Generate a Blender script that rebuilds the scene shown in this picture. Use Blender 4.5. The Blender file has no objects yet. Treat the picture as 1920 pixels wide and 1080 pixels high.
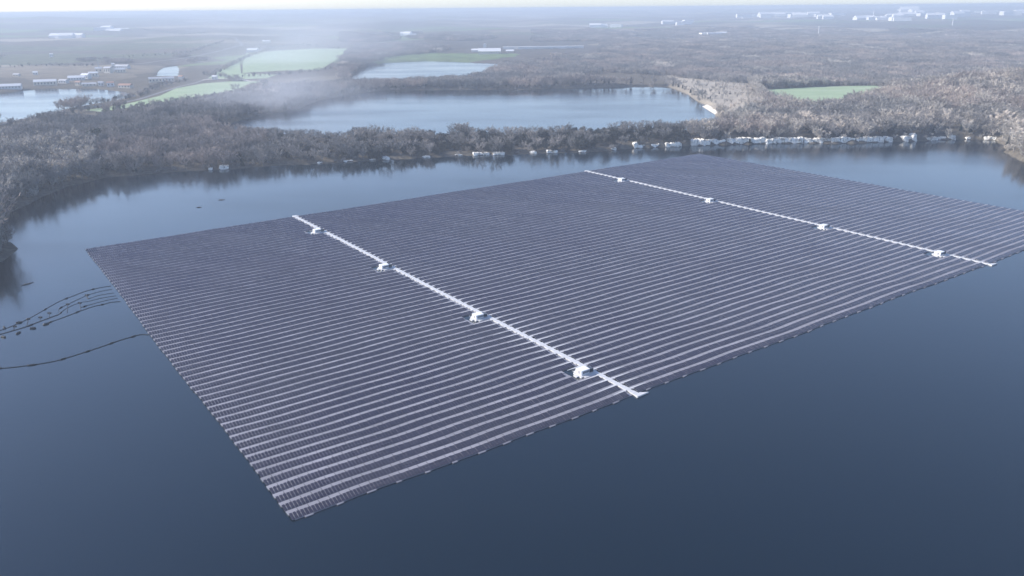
import bpy, math, random
import numpy as np
from mathutils import Matrix, Vector

random.seed(7)
rng = np.random.default_rng(7)
R = math.radians
S = bpy.context.scene
COL = S.collection

# ------------------------------------------------------------------ camera
F, PITCH, ROLL, YAW, H = 1505.12, 0.335467, -0.008986, 0.617134, 134.0
fw = np.array([0, math.cos(PITCH), -math.sin(PITCH)])
upv = np.array([0, math.sin(PITCH), math.cos(PITCH)])
ex = np.array([1.0, 0, 0])
c_, s_ = math.cos(ROLL), math.sin(ROLL)
RIGHT, UP = c_ * ex + s_ * upv, -s_ * ex + c_ * upv
cam = bpy.data.cameras.new('camera')
camo = bpy.data.objects.new('camera', cam)
COL.objects.link(camo)
S.camera = camo
cam.sensor_width = 36
cam.lens = F / 1920 * 36
cam.clip_start, cam.clip_end = 1, 60000
M = Matrix.Identity(4)
for i in range(3):
    M[i][0], M[i][1], M[i][2] = RIGHT[i], UP[i], -fw[i]
M[2][3] = H
camo.matrix_world = M


def bp(px, py, z=0.0):
    """where a sight line meets the level z (photo pixels, 1920 wide)"""
    d = fw + RIGHT * (px - 960) / F - UP * (py - 540) / F
    t = (H - z) / -d[2]
    return (d[0] * t, d[1] * t)


def bpl(pts, z=0.0):
    return np.array([bp(x, y, z) for x, y in pts])


CU = np.array([math.cos(YAW), math.sin(YAW)])
CV = np.array([-math.sin(YAW), math.cos(YAW)])

# ------------------------------------------------------------------ helpers


def tag(o, label=None, cat=None, group=None, kind=None):
    if label: o['label'] = label
    if cat: o['category'] = cat
    if group: o['group'] = group
    if kind: o['kind'] = kind
    return o


def empty(name, loc, rz=0):
    o = bpy.data.objects.new(name, None)
    o.empty_display_size = 1
    COL.objects.link(o)
    o.location = loc
    o.rotation_euler = (0, 0, rz)
    return o


class MB:
    def __init__(s):
        s.v, s.f, s.m = [], [], []

    def quad(s, pts, m=0):
        n = len(s.v)
        s.v += [tuple(p) for p in pts]
        s.f.append(tuple(range(n, n + len(pts))))
        s.m.append(m)

    def box(s, x0, x1, y0, y1, z0, z1, m=0, tf=None, bottom=True):
        n = len(s.v)
        P = [(x0, y0, z0), (x1, y0, z0), (x1, y1, z0), (x0, y1, z0), (x0, y0, z1), (x1, y0, z1), (x1, y1, z1), (x0, y1, z1)]
        if tf: P = [tf(p) for p in P]
        s.v += P
        fs = [(4, 5, 6, 7), (0, 1, 5, 4), (1, 2, 6, 5), (2, 3, 7, 6), (3, 0, 4, 7)]
        if bottom: fs.append((3, 2, 1, 0))
        for f in fs:
            s.f.append(tuple(n + i for i in f))
            s.m.append(m)

    def tube(s, pts, rad, k=5, m=0, cap=True):
        pts = [Vector(p) for p in pts]
        if not hasattr(rad, '__len__'): rad = [rad] * len(pts)
        n0 = len(s.v)
        for i, p in enumerate(pts):
            a = pts[max(i - 1, 0)]
            b = pts[min(i + 1, len(pts) - 1)]
            d = (b - a).normalized()
            q = d.cross(Vector((0, 0, 1)))
            if q.length < 1e-3: q = Vector((1, 0, 0))
            q.normalize()
            w = d.cross(q)
            for j in range(k):
                t = 2 * math.pi * j / k
                s.v.append(tuple(p + (q * math.cos(t) + w * math.sin(t)) * rad[i]))
        for i in range(len(pts) - 1):
            for j in range(k):
                a = n0 + i * k + j
                b = n0 + i * k + (j + 1) % k
                s.f.append((a, b, b + k, a + k))
                s.m.append(m)
        if cap:
            s.f.append(tuple(n0 + j for j in range(k))[::-1])
            s.f.append(tuple(n0 + (len(pts) - 1) * k + j for j in range(k)))
            s.m += [m, m]

    def mesh(s, name, mats):
        me = bpy.data.meshes.new(name)
        me.from_pydata(s.v, [], s.f)
        for mt in (mats if isinstance(mats, (list, tuple)) else [mats]): me.materials.append(mt)
        me.polygons.foreach_set('material_index', s.m)
        me.update()
        return me

    def build(s, name, mats, parent=None):
        o = bpy.data.objects.new(name, s.mesh(name, mats))
        COL.objects.link(o)
        if parent: o.parent = parent
        return o


def link_mesh(name, me, parent=None):
    o = bpy.data.objects.new(name, me)
    COL.objects.link(o)
    if parent: o.parent = parent
    return o


# ------------------------------------------------------------------ materials
class NT:
    def __init__(s, name):
        s.mat = bpy.data.materials.new(name)
        s.mat.use_nodes = True
        s.t = s.mat.node_tree
        s.b = s.t.nodes['Principled BSDF']
        s.out = s.t.nodes['Material Output']

    def n(s, typ, **kw):
        nd = s.t.nodes.new(typ)
        for k, v in kw.items():
            if k.startswith('i_'):
                key = k[2:]
                key = int(key) if key.isdigit() else key.replace('_', ' ')
                nd.inputs[key].default_value = v
            else:
                setattr(nd, k, v)
        return nd

    def l(s, a, ao, b, bi):
        s.t.links.new(a.outputs[ao], b.inputs[bi])

    def coord(s, scale=(1, 1, 1), kind='Object'):
        tc = s.n('ShaderNodeTexCoord') if kind != 'World' else s.n('ShaderNodeNewGeometry')
        mp = s.n('ShaderNodeMapping')
        mp.inputs['Scale'].default_value = scale
        s.l(tc, kind if kind != 'World' else 'Position', mp, 'Vector')
        return mp

    def noise(s, mp, scale=1.0, detail=4, rough=.55):
        nz = s.n('ShaderNodeTexNoise', i_Scale=scale, i_Detail=detail, i_Roughness=rough)
        s.l(mp, 'Vector', nz, 'Vector')
        return nz

    def ramp(s, src, so, stops, interp='LINEAR'):
        r = s.n('ShaderNodeValToRGB')
        r.color_ramp.interpolation = interp
        e = r.color_ramp.elements
        while len(e) < len(stops): e.new(.5)
        for el, (p, c) in zip(e, stops):
            el.position = p
            el.color = (*c, 1) if len(c) == 3 else c
        s.l(src, so, r, 'Fac')
        return r

    def mix(s, fac, a, b, mode='MIX'):
        m = s.n('ShaderNodeMix', data_type='RGBA', blend_type=mode)
        for sock, val in ((0, fac), (6, a), (7, b)):
            if isinstance(val, tuple) and hasattr(val[0], 'outputs'):
                s.t.links.new(val[0].outputs[val[1]], m.inputs[sock])
            elif isinstance(val, tuple):
                m.inputs[sock].default_value = (*val, 1)
            else:
                m.inputs[sock].default_value = val
        return m


def simple(name, col, rough=.7, var=.15, scale=.5, world=True, metal=0, spec=.3):
    t = NT(name)
    mp = t.coord(kind='World' if world else 'Object')
    nz = t.noise(mp, scale)
    r = t.ramp(nz, 'Fac', [(.3, tuple(x * (1 - var) for x in col)), (.7, tuple(min(1, x * (1 + var)) for x in col))])
    t.l(r, 'Color', t.b, 'Base Color')
    t.b.inputs['Roughness'].default_value = rough
    t.b.inputs['Metallic'].default_value = metal
    t.b.inputs['Specular IOR Level'].default_value = spec
    return t.mat


def bark_mat(name, col, var=.35):
    t = NT(name)
    oi = t.n('ShaderNodeObjectInfo')
    r = t.ramp(oi, 'Random', [(0, tuple(x * (1 - var) for x in col)), (.5, col), (1, (col[0] * (1 + var), col[1] * (1 + var * .85), col[2] * (1 + var * .75)))])
    mp = t.coord(kind='World')
    nz = t.noise(mp, .9, 3)
    r2 = t.ramp(nz, 'Fac', [(.3, (.7, .7, .7)), (.7, (1.25, 1.22, 1.2))])
    m = t.mix(1.0, (r, 'Color'), (r2, 'Color'), 'MULTIPLY')
    nz2 = t.noise(mp, .012, 3)
    r3 = t.ramp(nz2, 'Fac', [(.35, (.72, .76, .79)), (.65, (1.22, 1.18, 1.14))])
    m2 = t.mix(1.0, (m, 2), (r3, 'Color'), 'MULTIPLY')
    t.l(m2, 2, t.b, 'Base Color')
    t.b.inputs['Roughness'].default_value = .9
    t.b.inputs['Specular IOR Level'].default_value = .1
    return t.mat


def water_mat():
    t = NT('water')
    mp = t.coord((1, 1, 1), 'World')
    big = t.coord((.004, .012, 1), 'World')
    nb = t.noise(big, 1.0, 3)
    rr = t.ramp(nb, 'Fac', [(.35, (.09,) * 3), (.65, (.2,) * 3)])
    t.l(rr, 'Color', t.b, 'Roughness')
    t.b.inputs['IOR'].default_value = 1.47
    t.b.inputs['Specular Tint'].default_value = (.78, .90, 1, 1)
    t.b.inputs['Specular IOR Level'].default_value = .5
    nc = t.noise(t.coord((.003, .003, 1), 'World'), 1.0, 2)
    cr = t.ramp(nc, 'Fac', [(.3, WATER_A), (.7, WATER_B)])
    t.l(cr, 'Color', t.b, 'Base Color')
    w1 = t.noise(mp, .35, 4)
    bu = t.n('ShaderNodeBump', i_Strength=.10, i_Distance=.35)
    t.l(w1, 'Fac', bu, 'Height')
    t.l(bu, 'Normal', t.b, 'Normal')
    return t.mat


WATER_A, WATER_B = (.001, .006, .010), (.002, .009, .018)

TW = dict(
    grey=bark_mat('bare_twigs_grey', (.225, .22, .215)),
    pale=bark_mat('bare_twigs_pale', (.40, .38, .35)),
    red=bark_mat('bare_twigs_reddish', (.29, .26, .245)),
    dark=bark_mat('shrub_dark', (.05, .053, .048)),
    ever=bark_mat('evergreen', (.022, .035, .025)),
)
BARK = bark_mat('bark', (.14, .13, .125))
M_WHITE = simple('white_float_plastic', (.5, .505, .52), .45, .05, .8)
M_GREYF = simple('grey_float_plastic', (.222, .218, .245), .5, .2, .06)
M_CABIN = simple('cabin_white_paint', (.7, .71, .72), .4, .03, .4)
M_DKGREY = simple('dark_grey_metal', (.07, .08, .1), .45, .1)
M_BLACK = simple('black_cable_rubber', (.012, .012, .014), .5, .1)
M_ROCK = None


def panel_mat():
    t = NT('solar_panel_glass')
    mp = t.coord((.02, .02, 1), 'World')
    nz = t.noise(mp, 1.0, 3)
    r = t.ramp(nz, 'Fac', [(.35, (.034, .031, .050)), (.65, (.044, .042, .056))])
    mp2 = t.coord((1, 1, 1), 'World')
    n2 = t.noise(mp2, .6, 2)
    r2 = t.ramp(n2, 'Fac', [(.3, (.85, .85, .85)), (.7, (1.15, 1.15, 1.15))])
    m = t.mix(1.0, (r, 'Color'), (r2, 'Color'), 'MULTIPLY')
    t.l(m, 2, t.b, 'Base Color')
    t.b.inputs['Roughness'].default_value = .2
    t.b.inputs['Specular Tint'].default_value = (1, .95, 1, 1)
    n3 = t.noise(t.coord((.012, .03, 1), 'World'), 1.0, 4)
    r3 = t.ramp(n3, 'Fac', [(.35, (.13,) * 3), (.65, (.34,) * 3)])
    t.l(r3, 'Color', t.b, 'Roughness')
    t.b.inputs['IOR'].default_value = 1.52
    t.b.inputs['Specular IOR Level'].default_value = .5
    return t.mat


M_PANEL = panel_mat()


def rock_mat():
    t = NT('limestone')
    mp = t.coord((.25, .25, .5), 'World')
    nz = t.noise(mp, 1.0, 6, .65)
    r = t.ramp(nz, 'Fac', [(.27, (.16, .14, .11)), (.38, (.60, .57, .50)), (.6, (.86, .83, .76)), (.8, (.72, .69, .62))])
    cr = t.noise(t.coord((.75, .75, .10), 'World'), 1.0, 5, .7)
    cc = t.ramp(cr, 'Fac', [(.36, (.16, .15, .13)), (.44, (1, 1, 1))])
    mx = t.mix(1.0, (r, 'Color'), (cc, 'Color'), 'MULTIPLY')
    t.l(mx, 2, t.b, 'Base Color')
    t.b.inputs['Roughness'].default_value = .9
    bu = t.n('ShaderNodeBump', i_Strength=.6, i_Distance=.8)
    t.l(nz, 'Fac', bu, 'Height')
    t.l(bu, 'Normal', t.b, 'Normal')
    return t.mat


M_ROCK = rock_mat()
M_WALLW = simple('white_wall', (.62, .61, .59), .7, .08, .05)
M_WALLC = simple('cream_wall', (.62, .56, .46), .8, .08, .05)
M_ROOFG = simple('grey_roof', (.42, .43, .45), .7, .15, .05)
M_ROOFR = simple('clay_roof', (.33, .20, .15), .8, .15, .05)
M_ROOFW = simple('white_metal_roof', (.66, .66, .66), .5, .05, .05)
M_TOWN = simple('bright_white_render', (.72, .72, .72), .6, .03, .05)
M_WIN = simple('window_glass', (.03, .04, .05), .2, .1)

# ------------------------------------------------------------------ lie of the land
far_shore = [(-120, 440), (0, 406), (60, 380), (130, 349), (200, 333), (330, 323), (430, 317), (540, 311), (640, 306), (740, 299),
             (850, 293), (960, 289), (1080, 285), (1170, 280), (1250, 275), (1350, 272), (1450, 270), (1560, 269), (1640, 267),
             (1700, 265), (1760, 262), (1830, 261), (1872, 262), (1880, 270), (1886, 286), (1904, 299), (1925, 307), (2060, 330)]
left_point = [(-200, 560), (-60, 505), (0, 497), (22, 486), (36, 466), (20, 452), (-40, 446), (-120, 440)]
MAIN = np.vstack([[(-520, 60), (-700, -500), (900, -500), (900, 420), (640, 560)], bpl(far_shore[::-1]), bpl(left_point[::-1])[1:]])
LAKE2 = bpl([(405, 240), (470, 219), (560, 203), (600, 188), (650, 178), (720, 170), (830, 168), (980, 168), (1090, 165), (1180, 162),
             (1250, 163), (1290, 176), (1315, 192), (1345, 214), (1372, 240), (1330, 250), (1150, 254), (850, 258), (640, 260), (480, 252)])
LAKE3 = bpl([(640, 160), (668, 138), (690, 125), (720, 118), (800, 114), (880, 117), (945, 120), (935, 130), (900, 142), (870, 152), (760, 157)])
RIVER = bpl([(-300, 200), (-60, 184), (0, 176), (50, 169), (100, 166), (170, 166), (236, 172), (252, 180), (190, 193), (120, 205), (60, 221), (0, 232), (-100, 262), (-400, 330)])
POND = bpl([(292, 144), (306, 127), (334, 123), (336, 144)])
LAKES = [MAIN, LAKE2, LAKE3, RIVER, POND]


def seg_dist(P, A):
    """unsigned distance from points P to the closed polyline A"""
    best = np.full(len(P), 1e18)
    B = np.roll(A, -1, 0)
    for a, b in zip(A, B):
        d = b - a
        L = max(d @ d, 1e-9)
        t = np.clip(((P - a) @ d) / L, 0, 1)
        q = P - (a + t[:, None] * d)
        best = np.minimum(best, (q * q).sum(1))
    return np.sqrt(best)


def inside(P, A):
    r = np.zeros(len(P), bool)
    B = np.roll(A, -1, 0)
    x, y = P[:, 0], P[:, 1]
    for (x0, y0), (x1, y1) in zip(A, B):
        c = (y0 > y) != (y1 > y)
        with np.errstate(divide='ignore', invalid='ignore'):
            r ^= c & (x < (x1 - x0) * (y - y0) / (y1 - y0 + 1e-12) + x0)
    return r


def sdf(P, A):
    d = seg_dist(P, A)
    d[inside(P, A)] *= -1
    return d


_w = np.random.default_rng(3)
_waves = [(_w.normal(size=2), _w.uniform(0, 6.28)) for _ in range(24)]


def wavy(P, scale, k0=0, k=6):
    s = np.zeros(len(P))
    for d, ph in _waves[k0:k0 + k]:
        s += np.sin(P @ d / scale * 2 + ph)
    return s / math.sqrt(k)


def lake_sdf(P):
    jit = wavy(P, 14, 0, 5) * 1.6 + wavy(P, 45, 5, 5) * 3.0
    s = np.full(len(P), 1e9)
    for A in LAKES:
        s = np.minimum(s, sdf(P, A))
    near = np.clip(np.abs(s) / 30, 0, 1)
    return s + jit * (1 - near * .5)


MEADOWS = [
    ('right', [(1424, 169), (1500, 165), (1575, 162), (1640, 161), (1668, 168), (1690, 177), (1640, 186), (1600, 195), (1568, 200), (1530, 204), (1500, 203), (1480, 197), (1462, 194), (1444, 183)]),
    ('long', [(160, 207), (230, 197), (300, 180), (330, 166), (380, 157), (430, 153), (486, 153), (500, 156), (460, 166), (400, 176), (330, 188), (260, 199), (190, 210)]),
    ('far', [(462, 100), (520, 95), (590, 91), (652, 91), (640, 104), (622, 118), (600, 131), (520, 133), (455, 137), (455, 120)]),
    ('slope', [(390, 147), (410, 132), (450, 118), (452, 138), (520, 140), (500, 147), (440, 149)]),
]
FIELD_Z = 5.0
MEADOW_POLYS = {k: bpl(v, FIELD_Z) for k, v in MEADOWS}
TAN = [bpl(v, 5) for v in (
    [(1245, 141), (1300, 136), (1378, 142), (1400, 158), (1420, 186), (1400, 215), (1378, 222), (1345, 206), (1320, 186), (1290, 168), (1265, 158)],
    [(1645, 163), (1740, 160), (1830, 140), (1900, 100), (1990, 95), (1990, 150), (1900, 165), (1800, 178), (1700, 185)])]
ISLAND_NOTHING = None


def height(P, s=None):
    if s is None: s = lake_sdf(P)
    r = np.hypot(P[:, 0], P[:, 1])
    cliff = np.clip((P[:, 0] - 60) / 80, 0, 1) * (r < 1500)
    land = 3.5 + 3.0 * cliff + .9 * wavy(P, 60, 8, 5)
    slope = .35 + .75 * cliff
    h = np.where(s < 0, np.maximum(s * .4, -4), np.minimum(s * slope, 1) * 0)
    up = land * (1 - np.exp(-np.maximum(s, 0) * slope / np.maximum(land, .5)))
    h = np.where(s < 0, h, up)
    ramp = np.clip((r - 1700) / 2500, 0, 1) * np.clip(s / 120, 0, 1)
    h += ramp * (8 + 7 * wavy(P, 420, 2, 8))
    far = np.clip((r - 4200) / 12300, 0, 1)
    az = np.arctan2(P[:, 0], P[:, 1])
    h += far * (82 + 6 * wavy(P, 2300, 10, 7)) + np.clip(1 - np.abs(r - 9500) / 2500, 0, 1) * np.clip((-az - .30) / .2, 0, 1) * 38
    h = np.minimum(h, 118 + (h - 118) * .2)
    hc = np.array(bp(2030, 196, 10))
    dd = np.hypot(P[:, 0] - hc[0], (P[:, 1] - hc[1]) * .8)
    h += 34 * np.exp(-(dd / 190) ** 2) * np.clip(s / 60, 0, 1)
    for A in MEADOW_POLYS.values():
        d = sdf(P, A)
        w = np.clip(1 - d / 25, 0, 1)
        w = w * w * (3 - 2 * w)
        h = h * (1 - w) + FIELD_Z * w
    return h


def hgt(x, y):
    return float(height(np.array([[x, y]]))[0])


# terrain: one polar sheet out to the horizon
ypx = np.concatenate([np.arange(12.4, 20, .35), np.arange(20, 330, .8), np.arange(330, 700, 12), np.geomspace(700, 20000, 24)])
rad = H * F / ypx[::-1]
rad = rad[rad > 5]
az = np.radians(np.concatenate([np.arange(-180, -48, 3), np.arange(-48, -38, .5), np.arange(-38, 38, .1), np.arange(38, 48, .5), np.arange(48, 180, 3)]))
AA, RR = np.meshgrid(az, rad)
PX = np.stack([np.sin(AA) * RR, np.cos(AA) * RR], -1).reshape(-1, 2)
SD = lake_sdf(PX)
HZ = height(PX, SD)
nr, na = len(rad), len(az)
idx = np.arange(nr * na).reshape(nr, na)
nx = np.roll(idx, -1, 1)
quads = np.stack([idx[:-1], nx[:-1], nx[1:], idx[1:]], -1).reshape(-1, 4)[:, ::-1]
me = bpy.data.meshes.new('ground')
me.vertices.add(nr * na)
me.vertices.foreach_set('co', np.c_[PX, HZ].astype('f').ravel())
me.loops.add(quads.size)
me.loops.foreach_set('vertex_index', quads.astype('i').ravel())
me.polygons.add(len(quads))
me.polygons.foreach_set('loop_start', np.arange(0, quads.size, 4, dtype='i'))
me.update(calc_edges=True)
me.polygons.foreach_set('use_smooth', np.ones(len(quads), bool))
tan = np.zeros(len(PX))
for A in TAN: tan = np.maximum(tan, np.clip(.5 - sdf(PX, A) / 25, 0, 1))
at = me.attributes.new('pale_scrub', 'FLOAT', 'POINT')
at.data.foreach_set('value', tan.astype('f'))
at = me.attributes.new('open_land', 'FLOAT', 'POINT')
rr_ = np.hypot(PX[:, 0], PX[:, 1])
at.data.foreach_set('value', np.clip((rr_ - 1500) / 900, 0, 1).astype('f'))


def ground_mat():
    t = NT('ground')
    mp = t.coord((.0016, .0026, 0), 'World')
    nzw = t.noise(mp, 1.2, 3)
    vm = t.n('ShaderNodeVectorMath', operation='MULTIPLY_ADD')
    t.l(nzw, 'Color', vm, 0)
    vm.inputs[1].default_value = (.5, .5, 0)
    t.l(mp, 'Vector', vm, 2)
    vo = t.n('ShaderNodeTexVoronoi', i_Scale=1.0)
    t.l(vm, 'Vector', vo, 'Vector')
    sep = t.n('ShaderNodeSeparateColor')
    t.l(vo, 'Color', sep, 'Color')
    patch = t.ramp(sep, 'Red', [(0, (.085, .078, .068)), (.28, (.11, .095, .08)), (.42, (.19, .165, .13)), (.55, (.12, .17, .075)), (.64, (.095, .085, .075)),
                                (.8, (.28, .25, .2)), (.9, (.10, .11, .075))], 'CONSTANT')
    nf = t.noise(t.coord((.02, .02, 0), 'World'), 1.0, 6, .7)
    rf = t.ramp(nf, 'Fac', [(.3, (.62, .62, .62)), (.7, (1.35, 1.35, 1.35))])
    m1 = t.mix(1.0, (patch, 'Color'), (rf, 'Color'), 'MULTIPLY')
    nn = t.noise(t.coord((.3, .3, 0), 'World'), 1.0, 5, .7)
    wood = t.ramp(nn, 'Fac', [(.3, (.055, .05, .042)), (.5, (.10, .088, .07)), (.72, (.17, .15, .12))])
    a1 = t.n('ShaderNodeAttribute', attribute_name='open_land')
    m2 = t.mix((a1, 'Fac'), (wood, 'Color'), (m1, 2))
    a2 = t.n('ShaderNodeAttribute', attribute_name='pale_scrub')
    tn = t.ramp(nn, 'Fac', [(.3, (.26, .23, .19)), (.7, (.46, .41, .34))])
    m3 = t.mix((a2, 'Fac'), (m2, 2), (tn, 'Color'))
    t.l(m3, 2, t.b, 'Base Color')
    t.b.inputs['Roughness'].default_value = 1
    t.b.inputs['Specular IOR Level'].default_value = .05
    return t.mat


me.materials.append(ground_mat())
tag(link_mesh('ground', me), 'brown winter land reaching from the quarry lakes to the horizon', kind='structure')


def ngon(name, poly, z, mat):
    mb = MB()
    pts = [(x, y, z) for x, y in poly]
    a = sum(p[0] * q[1] - q[0] * p[1] for p, q in zip(pts, pts[1:] + pts[:1]))
    if a < 0: pts = pts[::-1]
    mb.quad(pts)
    o = mb.build(name, mat)
    return o


def expand(A, d):
    """push a polygon outwards so that the banks cut the waterline"""
    out = []
    n = len(A)
    ar = sum(A[i][0] * A[(i + 1) % n][1] - A[(i + 1) % n][0] * A[i][1] for i in range(n))
    sg = 1 if ar > 0 else -1
    for i in range(n):
        e = A[(i + 1) % n] - A[i - 1]
        nn = np.array([e[1], -e[0]]) / (np.hypot(*e) + 1e-9) * sg
        out.append(A[i] + nn * d)
    return out


WM = water_mat()
for nm, A, lab, d in (('lake', MAIN, 'smooth blue lake around the floating solar arrays', 9),
                      ('lake', LAKE2, 'light blue lake behind the wooded strip', 9),
                      ('lake', LAKE3, 'small pale blue lake beyond the second lake', 8),
                      ('river', RIVER, 'pale river at the far left', 8), ('pond', POND, 'small bright pond beside the left meadow', 6)):
    tag(ngon(nm, expand(A, d), 0.0, WM), lab, kind='structure')


def grass_mat():
    t = NT('meadow_grass')
    n1 = t.noise(t.coord((.01, .03, 0), 'World'), 1.0, 5, .6)
    r = t.ramp(n1, 'Fac', [(.3, (.24, .32, .19)), (.55, (.29, .37, .23)), (.75, (.35, .40, .28))])
    t.l(r, 'Color', t.b, 'Base Color')
    t.b.inputs['Roughness'].default_value = 1
    t.b.inputs['Specular IOR Level'].default_value = .05
    return t.mat


GM = grass_mat()
ML = {'right': 'pale green meadow enclosed by bare woods on the right', 'long': 'long green meadow between the river and the left wood',
      'far': 'far pale green field behind the left meadow', 'slope': 'small green slope between the two left fields'}
for k, A in MEADOW_POLYS.items():
    tag(ngon('meadow', A, FIELD_Z + .35, GM), ML[k], kind='structure')


def ribbon(name, px, z, w, mat, label):
    P = bpl(px, z)
    # resample
    out = []
    for a, b in zip(P[:-1], P[1:]):
        n = max(2, int(np.hypot(*(b - a)) / 8))
        for i in range(n): out.append(a + (b - a) * i / n)
    out.append(P[-1])
    P = np.array(out)
    T = np.gradient(P, axis=0)
    T /= np.hypot(T[:, 0], T[:, 1])[:, None]
    N = np.c_[-T[:, 1], T[:, 0]]
    L, Rr = P + N * w / 2, P - N * w / 2
    hh = np.maximum(height(L), height(Rr)) + .5
    mb = MB()
    for i in range(len(P) - 1):
        mb.quad([(*Rr[i], hh[i]), (*Rr[i + 1], hh[i + 1]), (*L[i + 1], hh[i + 1]), (*L[i], hh[i])])
    return tag(mb.build(name, mat), label, kind='structure')


M_TRACK = simple('pale_gravel', (.52, .48, .42), .9, .12, .1)
M_ROAD = simple('asphalt', (.16, .16, .165), .9, .1, .1)
ribbon('track', [(-40, 272), (0, 262), (20, 250), (45, 243), (85, 240), (110, 243)], 4, 5, M_TRACK, 'pale gravel track at the left edge of the wood')
ribbon('road', [(-60, 250), (0, 233), (60, 221), (130, 207), (200, 196), (260, 186), (310, 172), (360, 157), (395, 148)], 4, 7, M_ROAD, 'grey road along the river bank on the left')
ribbon('track', [(380, 150), (410, 148), (450, 149), (480, 151)], 5, 9, M_TRACK, 'pale track along the top of the long meadow')
ribbon('road', [(250, 120), (330, 110), (400, 98), (455, 86), (440, 76), (380, 70)], 6, 12, M_ROAD, 'winding country road on the far left')

# ------------------------------------------------------------------ trees


def bare_tree(seed, h=1.0, width=.36, ntw=520, twl=.11, tww=.011, crown0=.28, limbs=11, dense_top=False):
    """returns (trunk MB, crown MB) for a tree of unit height"""
    r = random.Random(seed)
    tr, cr = MB(), MB()
    lean = (r.uniform(-.05, .05), r.uniform(-.05, .05))
    tp = [(lean[0] * t * t, lean[1] * t * t, t * .86 * h - .04) for t in (0, .2, .4, .6, .8, 1)]
    tr.tube(tp, [.022, .017, .014, .011, .007, .003], 6)
    tips = []
    for i in range(limbs):
        t = crown0 + (.8 - crown0) * (i + r.random()) / limbs
        a = i * 2.4 + r.uniform(-.5, .5)
        L = width * (1.15 - .75 * abs((t - .5) / .55)) * r.uniform(.7, 1.15)
        b = Vector((lean[0] * t * t, lean[1] * t * t, t * .86))
        p1 = b + Vector((math.cos(a) * L * .5, math.sin(a) * L * .5, L * .42))
        p2 = b + Vector((math.cos(a + .2) * L, math.sin(a + .2) * L, L * 1.05))
        cr.tube([b, p1, p2], [.008, .0055, .002], 4, cap=False)
        tips += [(b, p1), (p1, p2)]
        for k in range(3):
            q = p1.lerp(p2, r.random())
            d = Vector((math.cos(a + r.uniform(-1.2, 1.2)), math.sin(a + r.uniform(-1.2, 1.2)), r.uniform(.4, 1.3))).normalized() * L * r.uniform(.35, .6)
            cr.tube([q, q + d], [.004, .0015], 3, cap=False)
            tips.append((q, q + d))
    for i in range(ntw):
        a, b = r.choice(tips)
        t = r.random() ** .7
        p = a.lerp(b, t) + Vector((r.gauss(0, .03), r.gauss(0, .03), r.gauss(0, .035)))
        ax = Vector((p.x, p.y, .05 + r.uniform(0, .5)))
        d = (ax.normalized() + Vector((r.gauss(0, .6), r.gauss(0, .6), r.gauss(.25, .5)))).normalized() * twl * r.uniform(.5, 1.3)
        s = d.cross(Vector((r.gauss(0, 1), r.gauss(0, 1), r.gauss(0, 1)))).normalized() * tww * r.uniform(.6, 1.4)
        cr.quad([p - s, p + s, p + d])
    return tr, cr


def leafy(seed, n=900, w=.5, sz=.04, conical=False, low=.05):
    """evergreen or ivy-clad shrub: many small leaf clumps in an uneven volume"""
    r = random.Random(seed)
    tr, cr = MB(), MB()
    tr.tube([(0, 0, -.05), (0.01, 0, .4), (0, .01, .8)], [.03, .02, .006], 6)
    lobes = [(Vector((r.uniform(-.5, .5) * w, r.uniform(-.5, .5) * w, r.uniform(.25, .8))), r.uniform(.12, .26)) for _ in range(11)]
    for i in range(n):
        if conical:
            z = low + (1 - low) * (1 - math.sqrt(r.random()))
            rad_ = w * .5 * (1 - z) ** .8 * (1 + .25 * math.sin(z * 40)) * math.sqrt(r.uniform(.3, 1)) + .01
            a = r.uniform(0, 6.283)
            p = Vector((math.cos(a) * rad_, math.sin(a) * rad_, z))
        else:
            c, q = r.choice(lobes)
            d = Vector((r.gauss(0, 1), r.gauss(0, 1), r.gauss(0, 1))).normalized()
            p = c + d * q * r.uniform(.6, 1.1)
            if p.z < .02: p.z = r.uniform(.02, .2)
        a = Vector((r.gauss(0, 1), r.gauss(0, 1), r.gauss(0, 1))).normalized() * sz * r.uniform(.5, 1.3)
        b = a.cross(Vector((r.gauss(0, 1), r.gauss(0, 1), r.gauss(0, 1)))).normalized() * sz * r.uniform(.4, 1)
        cr.quad([p - a, p + b, p + a, p - b])
    return tr, cr


KIND = {}
for nm, args, mt in (
    ('grey0', dict(seed=1), 'grey'), ('grey1', dict(seed=2, width=.42), 'grey'), ('grey2', dict(seed=3, width=.3), 'grey'),
    ('red0', dict(seed=4, width=.4, ntw=620), 'red'), ('red1', dict(seed=5, width=.34), 'red'),
    ('pale0', dict(seed=6, width=.26, ntw=620, crown0=.15), 'pale'), ('pale1', dict(seed=7, width=.34, ntw=700), 'pale'),
):
    tr, cr = bare_tree(**args)
    KIND[nm] = (tr.mesh('trunk', BARK), cr.mesh('crown', TW[mt]))
for nm, args, mt in (('dark0', dict(seed=11), 'dark'), ('dark1', dict(seed=12, w=.8), 'dark'), ('scrub0', dict(seed=13, w=1.0, sz=.035, n=1000), 'grey'),
                     ('ever1', dict(seed=16, w=.42, conical=True, n=1100, sz=.035), 'ever'),
                     ('ever0', dict(seed=14, w=.5, conical=False, n=1800, sz=.05), 'ever'),
                     ('bushy0', dict(seed=15, w=.75, sz=.03, n=1500), 'pale')):
    tr, cr = leafy(**args)
    KIND[nm] = (tr.mesh('trunk', BARK), cr.mesh('crown', TW[mt]))

KNAMES = list(KIND)
# far clumps of crowns, for woods beyond 1.5 km


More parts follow.
